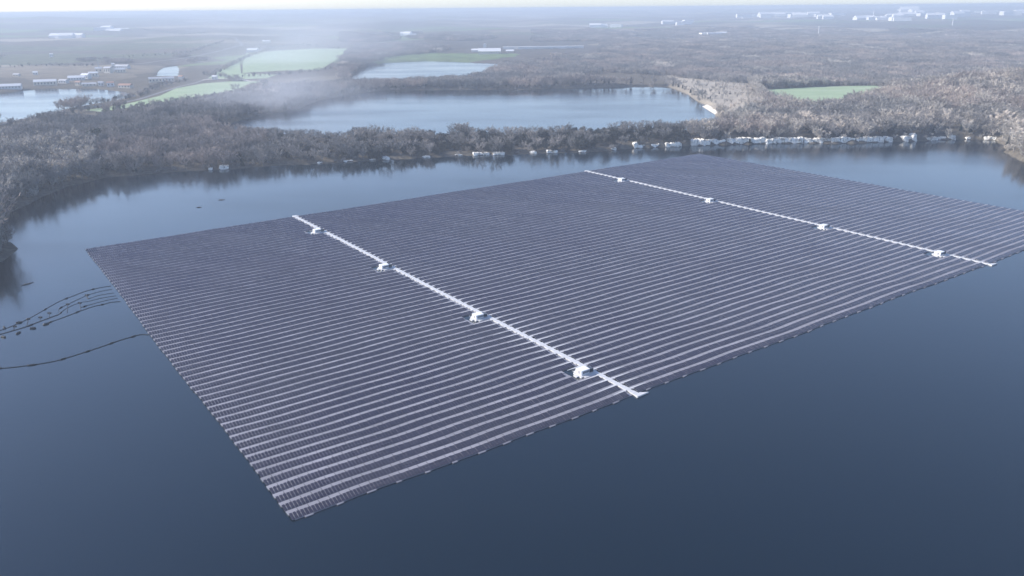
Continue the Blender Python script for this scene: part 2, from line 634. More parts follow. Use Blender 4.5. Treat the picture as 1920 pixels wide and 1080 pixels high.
def clump(seed, mt):
    r = random.Random(seed)
    mb = MB()
    for _ in range(14):
        cx, cy = r.uniform(-12, 12), r.uniform(-12, 12)
        h = r.uniform(7, 12)
        w = r.uniform(2.6, 4.2)
        mb.tube([(cx, cy, -2), (cx, cy, h * .6)], [.3, .15], 4, cap=False)
        for k in range(70):
            d = Vector((r.gauss(0, 1), r.gauss(0, 1), abs(r.gauss(0, .9)))).normalized()
            p = Vector((cx, cy, h * .45)) + Vector((d.x * w, d.y * w, d.z * h * .55)) * r.uniform(.5, 1)
            a = Vector((r.gauss(0, 1), r.gauss(0, 1), r.gauss(.6, 1))).normalized() * r.uniform(.7, 1.5)
            b = a.cross(Vector((r.gauss(0, 1), r.gauss(0, 1), r.gauss(0, 1)))).normalized() * r.uniform(.2, .45)
            mb.quad([p - b, p + b, p + a])
    return mb.mesh('crown_clump', TW[mt])


def src_collection(name, meshes):
    c = bpy.data.collections.new(name)
    for i, ms in enumerate(meshes):
        o = bpy.data.objects.new('%s_%02d' % (name, i), ms)
        c.objects.link(o)
    return c


def joined(nm):
    """trunk and crown in one mesh, as an instance source"""
    a, b = KIND[nm]
    m = bpy.data.meshes.new('woodland_tree')
    va = [tuple(v.co) for v in a.vertices] + [tuple(v.co) for v in b.vertices]
    n = len(a.vertices)
    fa = [tuple(p.vertices) for p in a.polygons] + [tuple(i + n for i in p.vertices) for p in b.polygons]
    m.from_pydata(va, [], fa)
    m.materials.append(a.materials[0])
    m.materials.append(b.materials[0])
    m.polygons.foreach_set('material_index', [0] * len(a.polygons) + [1] * len(b.polygons))
    m.update()
    return m


JOINED = {k: joined(k) for k in KNAMES}


def scatter(name, pts, scales, coll, label, cat):
    """one stuff object: instances a collection on its points"""
    m = bpy.data.meshes.new(name)
    m.vertices.add(len(pts))
    m.vertices.foreach_set('co', np.asarray(pts, 'f').ravel())
    at = m.attributes.new('size', 'FLOAT', 'POINT')
    at.data.foreach_set('value', np.asarray(scales, 'f'))
    o = link_mesh(name, m)
    g = bpy.data.node_groups.new(name, 'GeometryNodeTree')
    g.interface.new_socket('Geometry', in_out='INPUT', socket_type='NodeSocketGeometry')
    g.interface.new_socket('Geometry', in_out='OUTPUT', socket_type='NodeSocketGeometry')
    gi, go = g.nodes.new('NodeGroupInput'), g.nodes.new('NodeGroupOutput')
    ip = g.nodes.new('GeometryNodeInstanceOnPoints')
    ci = g.nodes.new('GeometryNodeCollectionInfo')
    ci.inputs['Collection'].default_value = coll
    ci.inputs['Separate Children'].default_value = True
    ci.inputs['Reset Children'].default_value = True
    ip.inputs['Pick Instance'].default_value = True
    rv = g.nodes.new('FunctionNodeRandomValue')
    rv.data_type = 'FLOAT_VECTOR'
    rv.inputs[0].default_value = (-.04, -.04, 0)
    rv.inputs[1].default_value = (.04, .04, 6.283)
    na_ = g.nodes.new('GeometryNodeInputNamedAttribute')
    na_.data_type = 'FLOAT'
    na_.inputs['Name'].default_value = 'size'
    L = g.links.new
    L(gi.outputs[0], ip.inputs['Points'])
    L(ci.outputs[0], ip.inputs['Instance'])
    L(rv.outputs[0], ip.inputs['Rotation'])
    L(na_.outputs['Attribute'], ip.inputs['Scale'])
    L(ip.outputs[0], go.inputs[0])
    md = o.modifiers.new('scatter', 'NODES')
    md.node_group = g
    return tag(o, label, cat, kind='stuff')


def project(P3):
    d = np.asarray(P3) - np.array([0, 0, H])
    z = d @ fw
    return np.c_[960 + F * (d @ RIGHT) / z, 540 - F * (d @ UP) / z, z]


# random sites over the land in view
def sites(r0, r1, spacing):
    area = .5 * (r1 * r1 - r0 * r0) * R(80)
    n = int(area / spacing ** 2)
    r = np.sqrt(rng.uniform(r0 * r0, r1 * r1, n))
    a = rng.uniform(-R(40), R(40), n)
    return np.c_[r * np.sin(a), r * np.cos(a)]


P = sites(380, 1500, 6.2)
s = lake_sdf(P)
keep = (s > 1.5)
for A in MEADOW_POLYS.values(): keep &= sdf(P, A) > 4
P, s = P[keep], s[keep]
hh = height(P, s)
pp = project(np.c_[P, hh])
x, y = pp[:, 0], pp[:, 1]
# open ground on the left between river and wood, the village, tan scrub
open_ = bpl([(-200, 262), (0, 250), (60, 240), (200, 224), (330, 206), (480, 180), (560, 160), (520, 150), (420, 150), (300, 150), (-200, 170)], 4)
opn = inside(P, open_)
vill = (x < 420) & (y < 180)
n1 = wavy(P, 35, 3, 6)
keep = np.ones(len(P), bool)
keep &= ~(opn & (n1 < .9))
keep &= ~(vill & (n1 < .7))
tanm = np.zeros(len(P), bool)
for A in TAN: tanm |= inside(P, A)
keep &= ~(tanm & (rng.random(len(P)) < .76))
keep &= ~((n1 < -1.9) & (s > 20))
trackz = bpl([(-40, 285), (0, 272), (20, 256), (60, 248), (110, 248), (110, 238), (30, 240), (-40, 255)], 4)
keep &= ~inside(P, trackz)
P, s, hh, x, y, tanm, n1 = P[keep], s[keep], hh[keep], x[keep], y[keep], tanm[keep], n1[keep]
u = rng.random(len(P))
n2 = wavy(P, 28, 12, 6)
n3 = wavy(P, 90, 6, 6)
kind = np.full(len(P), 'grey', object)
kind[(n3 > .4)] = 'red'
kind[tanm | ((n3 < -1.0) & (u < .7))] = 'pale'
strip = (x > 520) & (x < 1290) & (y > 232)
kind[strip] = 'grey'
kind[strip & (u < np.where((x > 680), .75, .45))] = 'dark'
kind[(x > 1290) & (u > .62) & (kind != 'dark')] = 'pale'
kind[(~strip) & (u < .05)] = 'dark'
kind[(x > 1860) & (y > 240)] = 'pale'
kind[(x > 1270) & (x < 1430) & (y < 236) & (u < .8)] = 'pale'
kind[(x < 60) & (y > 430)] = 'red'
shore = s < 7
kind[shore & (u < .4) & (x < 1280)] = 'scrub'
kind[shore & (x >= 1280) & (u < .5)] = 'bushy'
size = rng.uniform(7, 14.5, len(P)) * (1 + .12 * n2)
size[kind == 'pale'] *= 1.05
size[kind == 'dark'] *= .75
size[np.isin(kind, ('scrub', 'bushy'))] = rng.uniform(3, 5.5, np.isin(kind, ('scrub', 'bushy')).sum())
bay = (x < 175) & (y > 285)
size[bay] *= np.where(u[bay] < .75, 1.55, 1.0)
kind[bay & (u < .45)] = 'pale'
size[(x > 395) & (x < 660) & (y > 232) & (y < 278)] *= .68
kind[(~strip) & (x > 60) & (u > .955)] = 'ever'
size[kind == 'ever'] *= .8
size[tanm] *= .5
size[strip] *= .92
size[(x < 60) & (y > 430)] *= 1.25
size[(x > 1860) & (y > 240)] *= 1.25
vis = (x > -30) & (x < 1950)
dist = np.hypot(P[:, 0], P[:, 1])
show = np.where(vis & (size > 6), size / dist, 0)
# trees on the far side of a bank wood are hidden behind the front ones: prefer those near the water
show *= np.where(s < 45, 1.25, .8)
order = np.argsort(-show)
IND = order[:296]
rest = np.ones(len(P), bool)
rest[IND] = False


def zone(xx, yy, sd):
    if xx < 75 and yy > 430: return 'point'
    if xx < 210 and yy > 300: return 'bay'
    if xx < 560: return 'left'
    if xx < 1290: return 'strip'
    if xx > 1860 and yy > 235: return 'rightpoint'
    return 'right'


ZL = {'point': ('on the small point at the left edge of the lake', 'trees on the small left point'),
      'bay': ('in the wood around the dark bay at the left', 'trees around the left bay'),
      'left': ('in the wood along the left far shore', 'trees along the left far shore'),
      'strip': ('on the narrow strip between the two lakes', 'trees on the strip between the lakes'),
      'right': ('behind the pale limestone bank on the right', 'trees above the limestone bank'),
      'rightpoint': ('on the sunlit point at the right edge', 'trees on the right point')}
KL = {'grey': 'bare grey tree', 'red': 'bare reddish brown tree', 'pale': 'pale bare slender tree', 'dark': 'dark dense ivy-clad tree', 'scrub': 'low grey shrub', 'bushy': 'low pale bush', 'ever': 'dark green conifer'}
VAR = {'grey': ['grey0', 'grey1', 'grey2'], 'red': ['red0', 'red1'], 'pale': ['pale0', 'pale1'], 'dark': ['dark0', 'dark1'], 'scrub': ['scrub0'], 'bushy': ['bushy0'], 'ever': ['ever1']}


def plant(name, kd, px, py, pz, sz, rz, label, cat, group):
    o = empty(name, (px, py, pz), rz)
    o.scale = (sz, sz, sz)
    a, b = KIND[kd]
    link_mesh('trunk', a, o)
    link_mesh('crown', b, o)
    return tag(o, label, cat, group)


for i in IND:
    z_ = zone(x[i], y[i], s[i])
    lab = '%s %s' % (KL[kind[i]], ZL[z_][0])
    plant({'dark': 'dark_tree', 'ever': 'conifer_tree'}.get(kind[i], 'bare_tree'), random.choice(VAR[kind[i]]), P[i, 0], P[i, 1], hh[i] - .2, size[i], random.uniform(0, 6.28), lab, 'tree',
          ('%ss ' % KL[kind[i]]) + ZL[z_][0])

# the single dark evergreen standing above the left wood
ex_, ey_ = bp(180, 272, 4)
plant('evergreen_tree', 'ever0', ex_, ey_, hgt(ex_, ey_), 17, 1.1, 'tall dark evergreen rising above the grey wood on the left', 'tree', None)

zones = np.array([zone(a, b, c) for a, b, c in zip(x, y, s)])
WL = {'point': 'undergrowth of bare trees on the small left point', 'bay': 'mass of bare woodland around the left bay', 'left': 'bare winter wood along the left far shore',
      'strip': 'dense dark scrub and trees between the two lakes', 'right': 'bare winter wood above the limestone bank on the right', 'rightpoint': 'sunlit pale scrub on the right point'}
for kd in ('grey', 'red', 'pale', 'dark', 'scrub', 'bushy', 'ever'):
    cl = src_collection('src_' + kd, [JOINED[k] for k in VAR[kd]])
    for zn in WL:
        m = rest & (kind == kd) & (zones == zn)
        if m.sum():
            scatter('woodland', np.c_[P[m], hh[m] - .2], size[m], cl, WL[zn] + ': ' + KL[kd] + 's', 'woodland')

# woods beyond
P = sites(1480, 4600, 15.5)
s = lake_sdf(P)
n3 = wavy(P, 170, 4, 8)
n4 = wavy(P, 60, 1, 6)
keep = s > 12
for A in MEADOW_POLYS.values(): keep &= sdf(P, A) > 14
hh = height(P, s)
pp = project(np.c_[P, hh])
x, y = pp[:, 0], pp[:, 1]
wooded = np.where(x > 1000, -1.1, np.where(x > 640, -.1, .75)) + np.clip((np.hypot(P[:, 0], P[:, 1]) - 2600) / 2000, 0, 1) * .9
keep &= n3 > wooded
keep &= ~((x > 860) & (x < 1130) & (y > 78) & (y < 106))
keep &= ~((x < 430) & (y > 95) & (n4 < .9))
P, s, hh, n3, n4 = P[keep], s[keep], hh[keep], n3[keep], n4[keep]
cls = [src_collection('src_far_' + k, [clump(30 + i, k), clump(40 + i, k)]) for i, k in enumerate(('grey', 'red', 'pale'))]
sel = np.where(n4 > .3, 1, 0)
sel[(n4 < -1.3)] = 2
for k in range(3):
    m = sel == k
    scatter('woodland', np.c_[P[m], hh[m]], rng.uniform(.8, 1.25, m.sum()), cls[k],
            ['grey bare woods covering the land behind the lakes', 'reddish brown bare woods behind the lakes', 'pale bare woods behind the lakes'][k], 'woodland')

# hedges and lines of trees on the open land
hl = []
for line, sp in (([(0, 238), (70, 224), (150, 210), (240, 196)], 6), ([(350, 152), (300, 160), (265, 178), (200, 190), (130, 200)], 5), ([(395, 145), (420, 130), (470, 105), (520, 90)], 9),
                 ([(500, 157), (460, 170), (390, 183), (300, 197), (220, 208)], 5), ([(640, 92), (560, 88), (480, 93)], 10), ([(380, 140), (430, 146), (520, 142), (620, 130)], 7),
                 ([(230, 108), (300, 104), (360, 98), (420, 84)], 12), ([(0, 125), (90, 122), (180, 124)], 12), ([(270, 62), (330, 66), (390, 70)], 14), ([(520, 68), (620, 72), (740, 74), (850, 72)], 14)):
    Q = bpl(line, 5)
    for a, b in zip(Q[:-1], Q[1:]):
        n = int(np.hypot(*(b - a)) / sp) + 1
        for i in range(n):
            p = a + (b - a) * (i + rng.random() * .8) / n + rng.normal(0, 2.5, 2)
            hl.append(p)
hl = np.array(hl)
hl = hl[lake_sdf(hl) > 2]
scatter('hedgerow', np.c_[hl, height(hl) - .2], rng.uniform(5, 10, len(hl)), src_collection('src_hedge', [JOINED[k] for k in ('dark0', 'grey1', 'scrub0', 'red0')]),
        'hedges and tree lines around the fields on the left', 'hedgerow')

# ------------------------------------------------------------------ limestone along the shore


def rock(seed, w, h, d):
    r = random.Random(seed)
    mb = MB()
    nx_, nz_ = max(6, int(w / .9)), max(5, int(h / .9))
    ph = [r.uniform(0, 6.28) for _ in range(6)]
    top = [h * (1 + .10 * math.sin(i * .35 + ph[0]) + .13 * r.uniform(-1, 1)) * (.8 + .2 * min(1, min(i, nx_ - i) / 1.5)) for i in range(nx_ + 1)]
    def pt(i, k, back=0):
        u_, t = i / nx_, k / nz_
        bul = ((u_ * w / 9.5 + ph[1]) % 1.0) * .8 + math.sin(u_ * w * .7 + t * 4 + ph[2]) * .3 + r.uniform(-.2, .2)
        return (-w / 2 + w * u_ + .2 * math.sin(t * 7 + ph[3]), (d if back else 0) + t * 1.2 - bul * (0 if back else 1) + abs(u_ - .5) ** 3 * 2.5, -1.2 + (top[i] + 1.2) * t)
    n0 = len(mb.v)
    for k in range(nz_ + 1):
        for i in range(nx_ + 1): mb.v.append(pt(i, k))
    for i in range(nx_ + 1):
        p = pt(i, nz_, 1)
        mb.v.append((p[0], p[1], top[i] * .92))
    for i in range(nx_ + 1):
        p = pt(i, 0, 1)
        mb.v.append((p[0], p[1], -1.2))
    W = nx_ + 1
    for k in range(nz_ + 2):
        for i in range(nx_):
            a = n0 + k * W + i
            mb.f.append((a, a + 1, a + 1 + W, a + W))
            mb.m.append(0)
    for e in (0, nx_):
        mb.f.append(tuple(n0 + k * W + e for k in range(nz_ + 3)))
        mb.m.append(0)
    return mb


def shore_at(px):
    sh = [p for p in far_shore]
    xs = [p[0] for p in sh]
    return float(np.interp(px, xs, [p[1] for p in sh]))


rk = []
X = 1296
while X < 1646:
    w = random.choice((20, 26, 34, 44, 52))
    rk.append((X + w / 2, w, random.uniform(4.4, 5.8), 'pale limestone face in the bright cliff along the right far shore', 'pale limestone faces of the right cliff'))
    X += w + random.choice((-4, -4, -3, 2))
for px_, w, h_ in ((1262, 30, 4), (1230, 18, 3.2), (1668, 14, 5), (1700, 14, 5), (1712, 8, 7), (1744, 20, 3.5), (1766, 14, 3.5), (1784, 14, 4.5), (1815, 9, 3), (1856, 26, 3.2)):
    rk.append((px_, w, h_, 'small pale rock outcrop at the end of the right cliff', 'small outcrops beside the right cliff'))
for px_, w, h_ in ((1205, 16, 4.5), (1195, 8, 8), (1150, 10, 4), (1090, 14, 3), (1035, 20, 4), (1000, 12, 3), (935, 22, 3.5), (905, 26, 3.2), (892, 10, 4.5), (860, 14, 2.2), (800, 14, 2.2), (725, 14, 3.5), (700, 12, 2), (655, 18, 2.2), (600, 10, 2)):
    rk.append((px_, w, h_, 'white rock showing through dark scrub on the strip shore', 'white rocks on the strip shore'))
for px_, w, h_ in ((420, 18, 3.0), (395, 8, 2)):
    rk.append((px_, w, h_, 'pale rock scar on the left far shore', 'pale rocks on the left far shore'))
for k, (px_, w, h_, lab, grp) in enumerate(rk):
    y0 = shore_at(px_)
    a = np.array(bp(px_ - w / 2, shore_at(px_ - w / 2)))
    b = np.array(bp(px_ + w / 2, shore_at(px_ + w / 2)))
    c = (a + b) / 2
    d = b - a
    wm = np.hypot(*d)
    n = np.array([d[1], -d[0]]) / wm
    # slide the rock to where the ground meets the water
    off = np.arange(-14, 14, .5)
    Q = c[None] - n[None] * off[:, None]
    sv = lake_sdf(Q)
    c = Q[np.argmin(np.abs(sv - .3))]
    if 'strip' in lab: h_ *= .62
    o = rock(k, wm, h_, 7).build('limestone_outcrop', M_ROCK)
    o.location = (c[0], c[1], 0)
    o.rotation_euler = (0, 0, math.atan2(d[1], d[0]))
    tag(o, lab, 'rock', grp)
# pale beach of the second lake
bx = bpl([(1322, 200), (1345, 214), (1372, 238)], 0)
beach = MB()
bp_ = [a + (b - a) * t for a, b in zip(bx[:-1], bx[1:]) for t in np.linspace(0, 1, 7)[:-1]] + [bx[-1]]
for i in range(len(bp_) - 1):
    a, b = bp_[i], bp_[i + 1]
    d = (b - a) / np.hypot(*(b - a))
    n = np.array([d[1], -d[0]]) * -1
    w0, w1 = 2.6 + 1.2 * math.sin(i), 2.6 + 1.2 * math.sin(i + 1)
    beach.quad([(*(a - n * 4), .2), (*(b - n * 4), .2), (*(b + n * w1), 3.0), (*(a + n * w0), 3.0)])
tag(beach.build('beach', M_TRACK), 'pale bare bank at the right end of the second lake', kind='structure')

# ------------------------------------------------------------------ floating solar arrays
U = np.array([0.44004, 1.41700, 3.37705, 4.43]) * H
V0, V1 = 1.41540 * H, 3.90639 * H
NROW = 64
PITCHV = (V1 - V0) / NROW


def warp(u_, v_):
    """slow drift of the moored rows"""
    dv = .35 * math.sin(u_ / 23 + v_ / 40) + .22 * math.sin(u_ / 9.1 + v_ / 17) + .10 * math.sin(u_ / 4.3 + v_ / 5)
    du = .30 * math.sin(v_ / 31)
    return u_ + du, v_ + dv


def uv(u_, v_, z):
    u2, v2 = warp(u_, v_)
    p = CU * u2 + CV * v2
    return (p[0], p[1], z)


def local(base):
    return lambda p: tuple(np.array(p) - base)


cab_v = [3.543 * H, 2.850 * H, 2.148 * H, 1.597 * H]
ALLEY = [(U[1], 'nearer'), (U[2], 'farther')]
AW = 1.0  # half width of a white walkway
ENDS = [(U[0], U[1] - AW - .5), (U[1] + AW + .5, U[2] - AW - .5), (U[2] + AW + .5, U[3])]
BL = ['nearest rectangular block of dark floating solar panel rows, left of the nearer white walkway',
      'large middle block of floating solar panel rows between the two white walkways',
      'farthest block of floating solar panel rows, right of the farther white walkway']
CELL = 1.08
PR = random.Random(5)
for b, (ua, ub) in enumerate(ENDS):
    base3 = np.array(uv(ua, V0, 0))
    root = empty('solar_array', tuple(base3))
    tag(root, BL[b], 'solar array', 'blocks of the floating solar plant')
    loc = local(base3)
    for rI in range(NROW):
        v = V0 + rI * PITCHV
        a0, a1 = ua, ub
        if b == 0: a0 += PR.uniform(0, .45)
        w0, w1 = a0, a1
        # rows stop short of the inverter decks
        if b in (0, 1):
            for cv in cab_v:
                if cv - 4.6 < v + PITCHV / 2 < cv + 4.6: a1 = ub - 8.4
            w1 = a1
        pm, wm_ = MB(), MB()
        n = int((a1 - a0 - .8) / CELL)
        for i in range(n):
            p0 = a0 + .15 + i * CELL
            p1 = p0 + CELL - (.035 + (.13 * math.exp(-((i / 26) ** 2 + (rI / 17) ** 2) * .8) if b == 0 else 0) + .09 * math.exp(-i / 5) * (b == 0))
            j = PR.uniform(-.05, .05)
            z0, z1 = .42 + PR.uniform(-.02, .02), 1.0 + j
            vf, vb = v + .12, v + 2.72
            q = [uv(p0, vf, z0), uv(p1, vf, z0), uv(p1, vb, z1), uv(p0, vb, z1)]
            t = [(x_, y_, z_ - .07) for x_, y_, z_ in q]
            q, t = [loc(p) for p in q], [loc(p) for p in t]
            pm.quad(q, 0)
            pm.quad([t[0], t[1], q[1], q[0]], 1)
            pm.quad([t[1], t[2], q[2], q[1]], 1)
            pm.quad([t[2], t[3], q[3], q[2]], 2)
            pm.quad([t[3], t[0], q[0], q[3]], 1)
            if i % 2 == 0:
                # back support of the panel
                s0, s1 = uv(p0 + .3, vb - .1, .2), uv(p0 + .6, vb - .1, .2)
                pm.quad([loc(s0), loc(s1), loc((s1[0], s1[1], .93)), loc((s0[0], s0[1], .93))], 2)
        row = pm.build('panel_row', [M_PANEL, M_GREYF, M_DKGREY], root)
        # floats under the panels and the walkway behind them
        nseg = max(8, int((w1 - w0) / 3.2))
        for i in range(nseg):
            p0, p1 = w0 + (w1 - w0) * i / nseg, w0 + (w1 - w0) * (i + 1) / nseg
            for (va, vb, z, g) in ((v + .05, v + 2.9, .20, 0), (v + 2.92, v + PITCHV - .06, .40, .05)):
                e_ = .9 if (i == 0 and z < .3) else 0
                A = [loc(uv(p0 + g + e_, va, z)), loc(uv(p1 - g, va, z)), loc(uv(p1 - g, vb, z)), loc(uv(p0 + g + e_, vb, z))]
                Bm = [(p[0], p[1], -.3) for p in A]
                wm_.quad(A)
                wm_.quad([Bm[0], Bm[1], A[1], A[0]])
                wm_.quad([Bm[2], Bm[3], A[3], A[2]])
                if i in (0, nseg - 1):
                    wm_.quad([Bm[1], Bm[2], A[2], A[1]], 1)  # row-end float faces coloured darker to tone down the sunlight on them
                    wm_.quad([Bm[3], Bm[0], A[0], A[3]], 1)
        wm_.build('float_walkway', [M_GREYF, M_DKGREY], row)
    # white edge floats along the open front
    k = 0
    pos = ua + 4
    while pos < ub - 6 and k < 40:
        ef = MB()
        L = PR.uniform(1.6, 3.2)
        ef.box(0, 0, 0, 0, 0, 0) if False else None
        A = [uv(pos, V0 - .5, .30), uv(pos + L, V0 - .5, .30), uv(pos + L, V0 - .02, .38), uv(pos, V0 - .02, .38)]
        A = [loc(p) for p in A]
        Bm = [(p[0], p[1], -.3) for p in A]
        ef.quad(A)
        for i in range(4):
            j = (i + 1) % 4
            ef.quad([Bm[i], Bm[j], A[j], A[i]])
        ef.build('edge_float', M_GREYF, root)
        pos += 9.6
        k += 1

# white walkways and their inverter cabins
for (au, nm) in ALLEY:
    base3 = np.array(uv(au, V0, 0))
    loc = local(base3)
    mb = MB()
    n = int((V1 - V0 + 2.4) / 1.7)
    vv = [V0 - 1.4 + (V1 - V0 + 2.4) * i / n for i in range(n + 1)]
    for i in range(n):
        a, bq = vv[i] + .03, vv[i + 1] - .03
        wv = AW * (1 + .15 * math.sin(i * 2.3) + PR.uniform(-.08, .08)) * (.8 if nm == 'farther' else 1)
        A = [uv(au - wv, a, .5), uv(au + wv, a, .5), uv(au + wv, bq, .5), uv(au - wv, bq, .5)]
        A = [loc(p) for p in A]
        Bm = [(p[0], p[1], -.3) for p in A]
        mb.quad(A)
        for k in range(4):
            j = (k + 1) % 4
            mb.quad([Bm[k], Bm[j], A[j], A[k]])
    # short spurs into each row
    sp = mb
    for rI in range(NROW):
        v = V0 + rI * PITCHV + 3.2
        for sg in (-1, 1):
            if sg == -1 and any(cv - 5.2 < v < cv + 4.6 for cv in cab_v): continue
            Lm = PR.uniform(7, 13) if nm == 'nearer' else PR.uniform(2, 4.5)
            A = [uv(au + sg * AW * .9, v + .35, .44), uv(au + sg * Lm, v + .75, .44), uv(au + sg * Lm, v + .95, .44), uv(au + sg * AW * .9, v + 1.25, .44)]
            if sg == -1: A = A[::-1]
            A = [loc(p) for p in A]
            Bm = [(p[0], p[1], .3) for p in A]
            sp.quad(A)
            for k in range(4):
                j = (k + 1) % 4
                sp.quad([Bm[k], Bm[j], A[j], A[k]])
    wk = mb.build('floating_walkway', M_WHITE)
    wk.location = tuple(base3)
    tag(wk, 'white floating walkway between the nearest and middle solar blocks' if nm == 'nearer' else 'white floating walkway between the middle and farthest solar blocks', 'walkway', 'white walkways between the solar blocks')
    # end float
    ef = MB()
    for (v_, s1) in ((V0 - 2.4, 1), (V1 + .2, .6)):
        A = [loc(uv(au - 1.5 * s1, v_, .55)), loc(uv(au + 4.5 * s1, v_, .55)), loc(uv(au + 1.6, v_ + 1.9, .55)), loc(uv(au - 1.1, v_ + 1.9, .55))]
        Bm = [(p[0], p[1], -.3) for p in A]
        ef.quad(A)
        for k in range(4):
            j = (k + 1) % 4
            ef.quad([Bm[k], Bm[j], A[j], A[k]])
    ef.build('end_float', M_WHITE, wk)
    order_n = ['farthest', 'second farthest', 'second nearest', 'nearest']
    for ci_, cv in enumerate(cab_v):
        c3 = uv(au, cv, 0)
        root = empty('inverter_platform', c3, YAW)
        root.scale = (.88, .88, .88)
        tag(root, 'white inverter cabin on its float deck, %s of the four on the %s walkway' % (order_n[ci_], nm), 'cabin', 'inverter cabins along the walkways')
        dk = MB()
        for i in range(6):
            for j in range(6):
                x0, y0 = -8.6 + i * 1.32, -4.3 + j * 1.4
                if (i == 0 and j in (0, 5)): continue
                dk.box(x0, x0 + 1.28, y0, y0 + 1.36, -.3, .55)
        dk.box(-9.9, -8.7, -1.2, 1.0, -.3, .5)
        dk.build('deck', M_WHITE, root)
        cb = MB()
        cb.box(-7.6, -2.9, -1.6, 2.2, .75, 2.6)
        cb.box(-7.5, -3.0, -1.5, 2.1, .55, .75)
        cbo = cb.build('cabin', M_CABIN, root)
        rf = MB()
        rf.box(-7.7, -2.8, -1.7, 2.3, 2.6, 2.72)
        rf.build('roof', M_CABIN, cbo)
        dr = MB()
        dr.box(-7.65, -7.6, -.6, .4, .8, 2.4)
        dr.build('door', M_GREYF, cbo)
        vt = MB()
        for k in range(5): vt.box(-6.6 + k * .75, -6.1 + k * .75, -1.66, -1.6, 1.1, 2.2)
        vt.build('vent', M_DKGREY, cbo)
        tf = MB()
        tf.box(-2.6, -.5, -1.4, 1.6, .55, 2.3)
        for k in range(6): tf.box(-2.5 + k * .33, -2.35 + k * .33, -1.7, -1.4, .8, 2.1)
        tf.build('transformer', M_DKGREY, root)
        rl = MB()
        for (xa, ya) in ((-8.5, -3.3), (-5, -3.3), (-1, -3.3), (-8.5, 3.4), (-5, 3.4), (-1, 3.4)):
            rl.tube([(xa, ya, .55), (xa, ya, 1.65)], .05, 5)
        for ya in (-3.3, 3.4):
            for z_ in (1.1, 1.65): rl.tube([(-8.5, ya, z_), (-1, ya, z_)], .045, 5)
        rl.build('railing', M_WHITE, root)

# ------------------------------------------------------------------ cables on the water
def px4(pts): return [(a / 4, 450 + b / 4) for a, b in pts]


def smooth(P, n=6):
    out = []
    P = [np.array(p) for p in P]
    for i in range(len(P) - 1):
        p0, p1, p2, p3 = P[max(i - 1, 0)], P[i], P[i + 1], P[min(i + 2, len(P) - 1)]
        for k in range(n):
            t = k / n
            out.append(.5 * ((2 * p1) + (-p0 + p2) * t + (2 * p0 - 5 * p1 + 4 * p2 - p3) * t * t + (-p0 + 3 * p1 - 3 * p2 + p3) * t ** 3))
    out.append(P[-1])
    return out


def cable(px, label, rr=.1, floats=14, fl=(2.0, .3), group=None, cat='cable', name='floating_cable'):
    pts = smooth([bp(a, b) for a, b in px])
    base = pts[0]
    mb = MB()
    mb.tube([(p[0] - base[0], p[1] - base[1], .10) for p in pts], rr, 6)
    o = mb.build(name, M_BLACK)
    o.location = (base[0], base[1], 0)
    tag(o, label, cat, group)
    acc, nxt = 0, floats * .6
    for a, b in zip(pts[:-1], pts[1:]):
        L = np.hypot(*(b - a))
        while acc + L > nxt:
            t = (nxt - acc) / L
            p = a + (b - a) * t - base
            d = (b - a) / L * fl[0] * random.uniform(.35, .65)
            f = MB()
            f.tube([(p[0] - d[0], p[1] - d[1], .15), (p[0] - d[0] * .7, p[1] - d[1] * .7, .15), (p[0] + d[0] * .7, p[1] + d[1] * .7, .15), (p[0] + d[0], p[1] + d[1], .15)], [.1, fl[1], fl[1], .1], 7)
            f.build('float', M_BLACK, o)
            nxt += floats * random.uniform(.8, 1.2)
        acc += L
    return o


G = 'black cables running from the left edge of the solar array'
cable(px4([(832, 345), (740, 360), (640, 385), (550, 420), (470, 450), (400, 485), (340, 520), (280, 555), (215, 590), (140, 625), (50, 662), (-60, 700)]), 'uppermost arching cable of the bundle at the left of the array', group=G)
cable(px4([(840, 370), (745, 388), (650, 416), (620, 430), (510, 482), (445, 516), (440, 545)]), 'second cable from the top of the left bundle', .08, 20, group=G)
cable(px4([(856, 397), (745, 415), (662, 440), (650, 416)]), 'short stepped cable inside the left bundle', .08, 30, group=G)
cable(px4([(870, 418), (760, 437), (665, 460)]), 'short straight cable inside the left bundle', .08, 30, group=G)
cable(px4([(665, 460), (595, 472), (505, 510), (440, 560)]), 'slanting cable in the middle of the left bundle', .08, 30, group=G)
cable(px4([(882, 437), (770, 460), (605, 507)]), 'second lowest cable of the left bundle', .08, 26, group=G)
cable(px4([(904, 462), (835, 468), (780, 482), (700, 500), (610, 530), (520, 565), (430, 598), (340, 630)]), 'lowest cable of the left bundle with dark floats', .12, 14, group=G)
cable(px4([(440, 560), (370, 585), (290, 615), (200, 650), (100, 680), (0, 708), (-120, 735)]), 'thick cable leaving the left bundle toward the picture edge', .16, 24, group=G)
for k, (a, b) in enumerate([((650, 414), (664, 442)), ((598, 472), (606, 530)), ((508, 482), (504, 545)), ((370, 548), (368, 585)), ((303, 580), (300, 610)), ((213, 592), (200, 648)), ((110, 648), (100, 678))]):
    pa, pb = bp(*px4([a])[0]), bp(*px4([b])[0])
    mb = MB()
    mb.tube([(0, 0, .12), (pb[0] - pa[0], pb[1] - pa[1], .12)], .12, 6)
    mb.tube([(-.8, 0, .15), (.8, 0, .15)], [.3, .3], 6)
    o = mb.build('spacer_bar', M_BLACK)
    o.location = (*pa, 0)
    tag(o, 'thin dark spacer bar across the left cable bundle', 'bar', 'spacer bars of the left cable bundle')
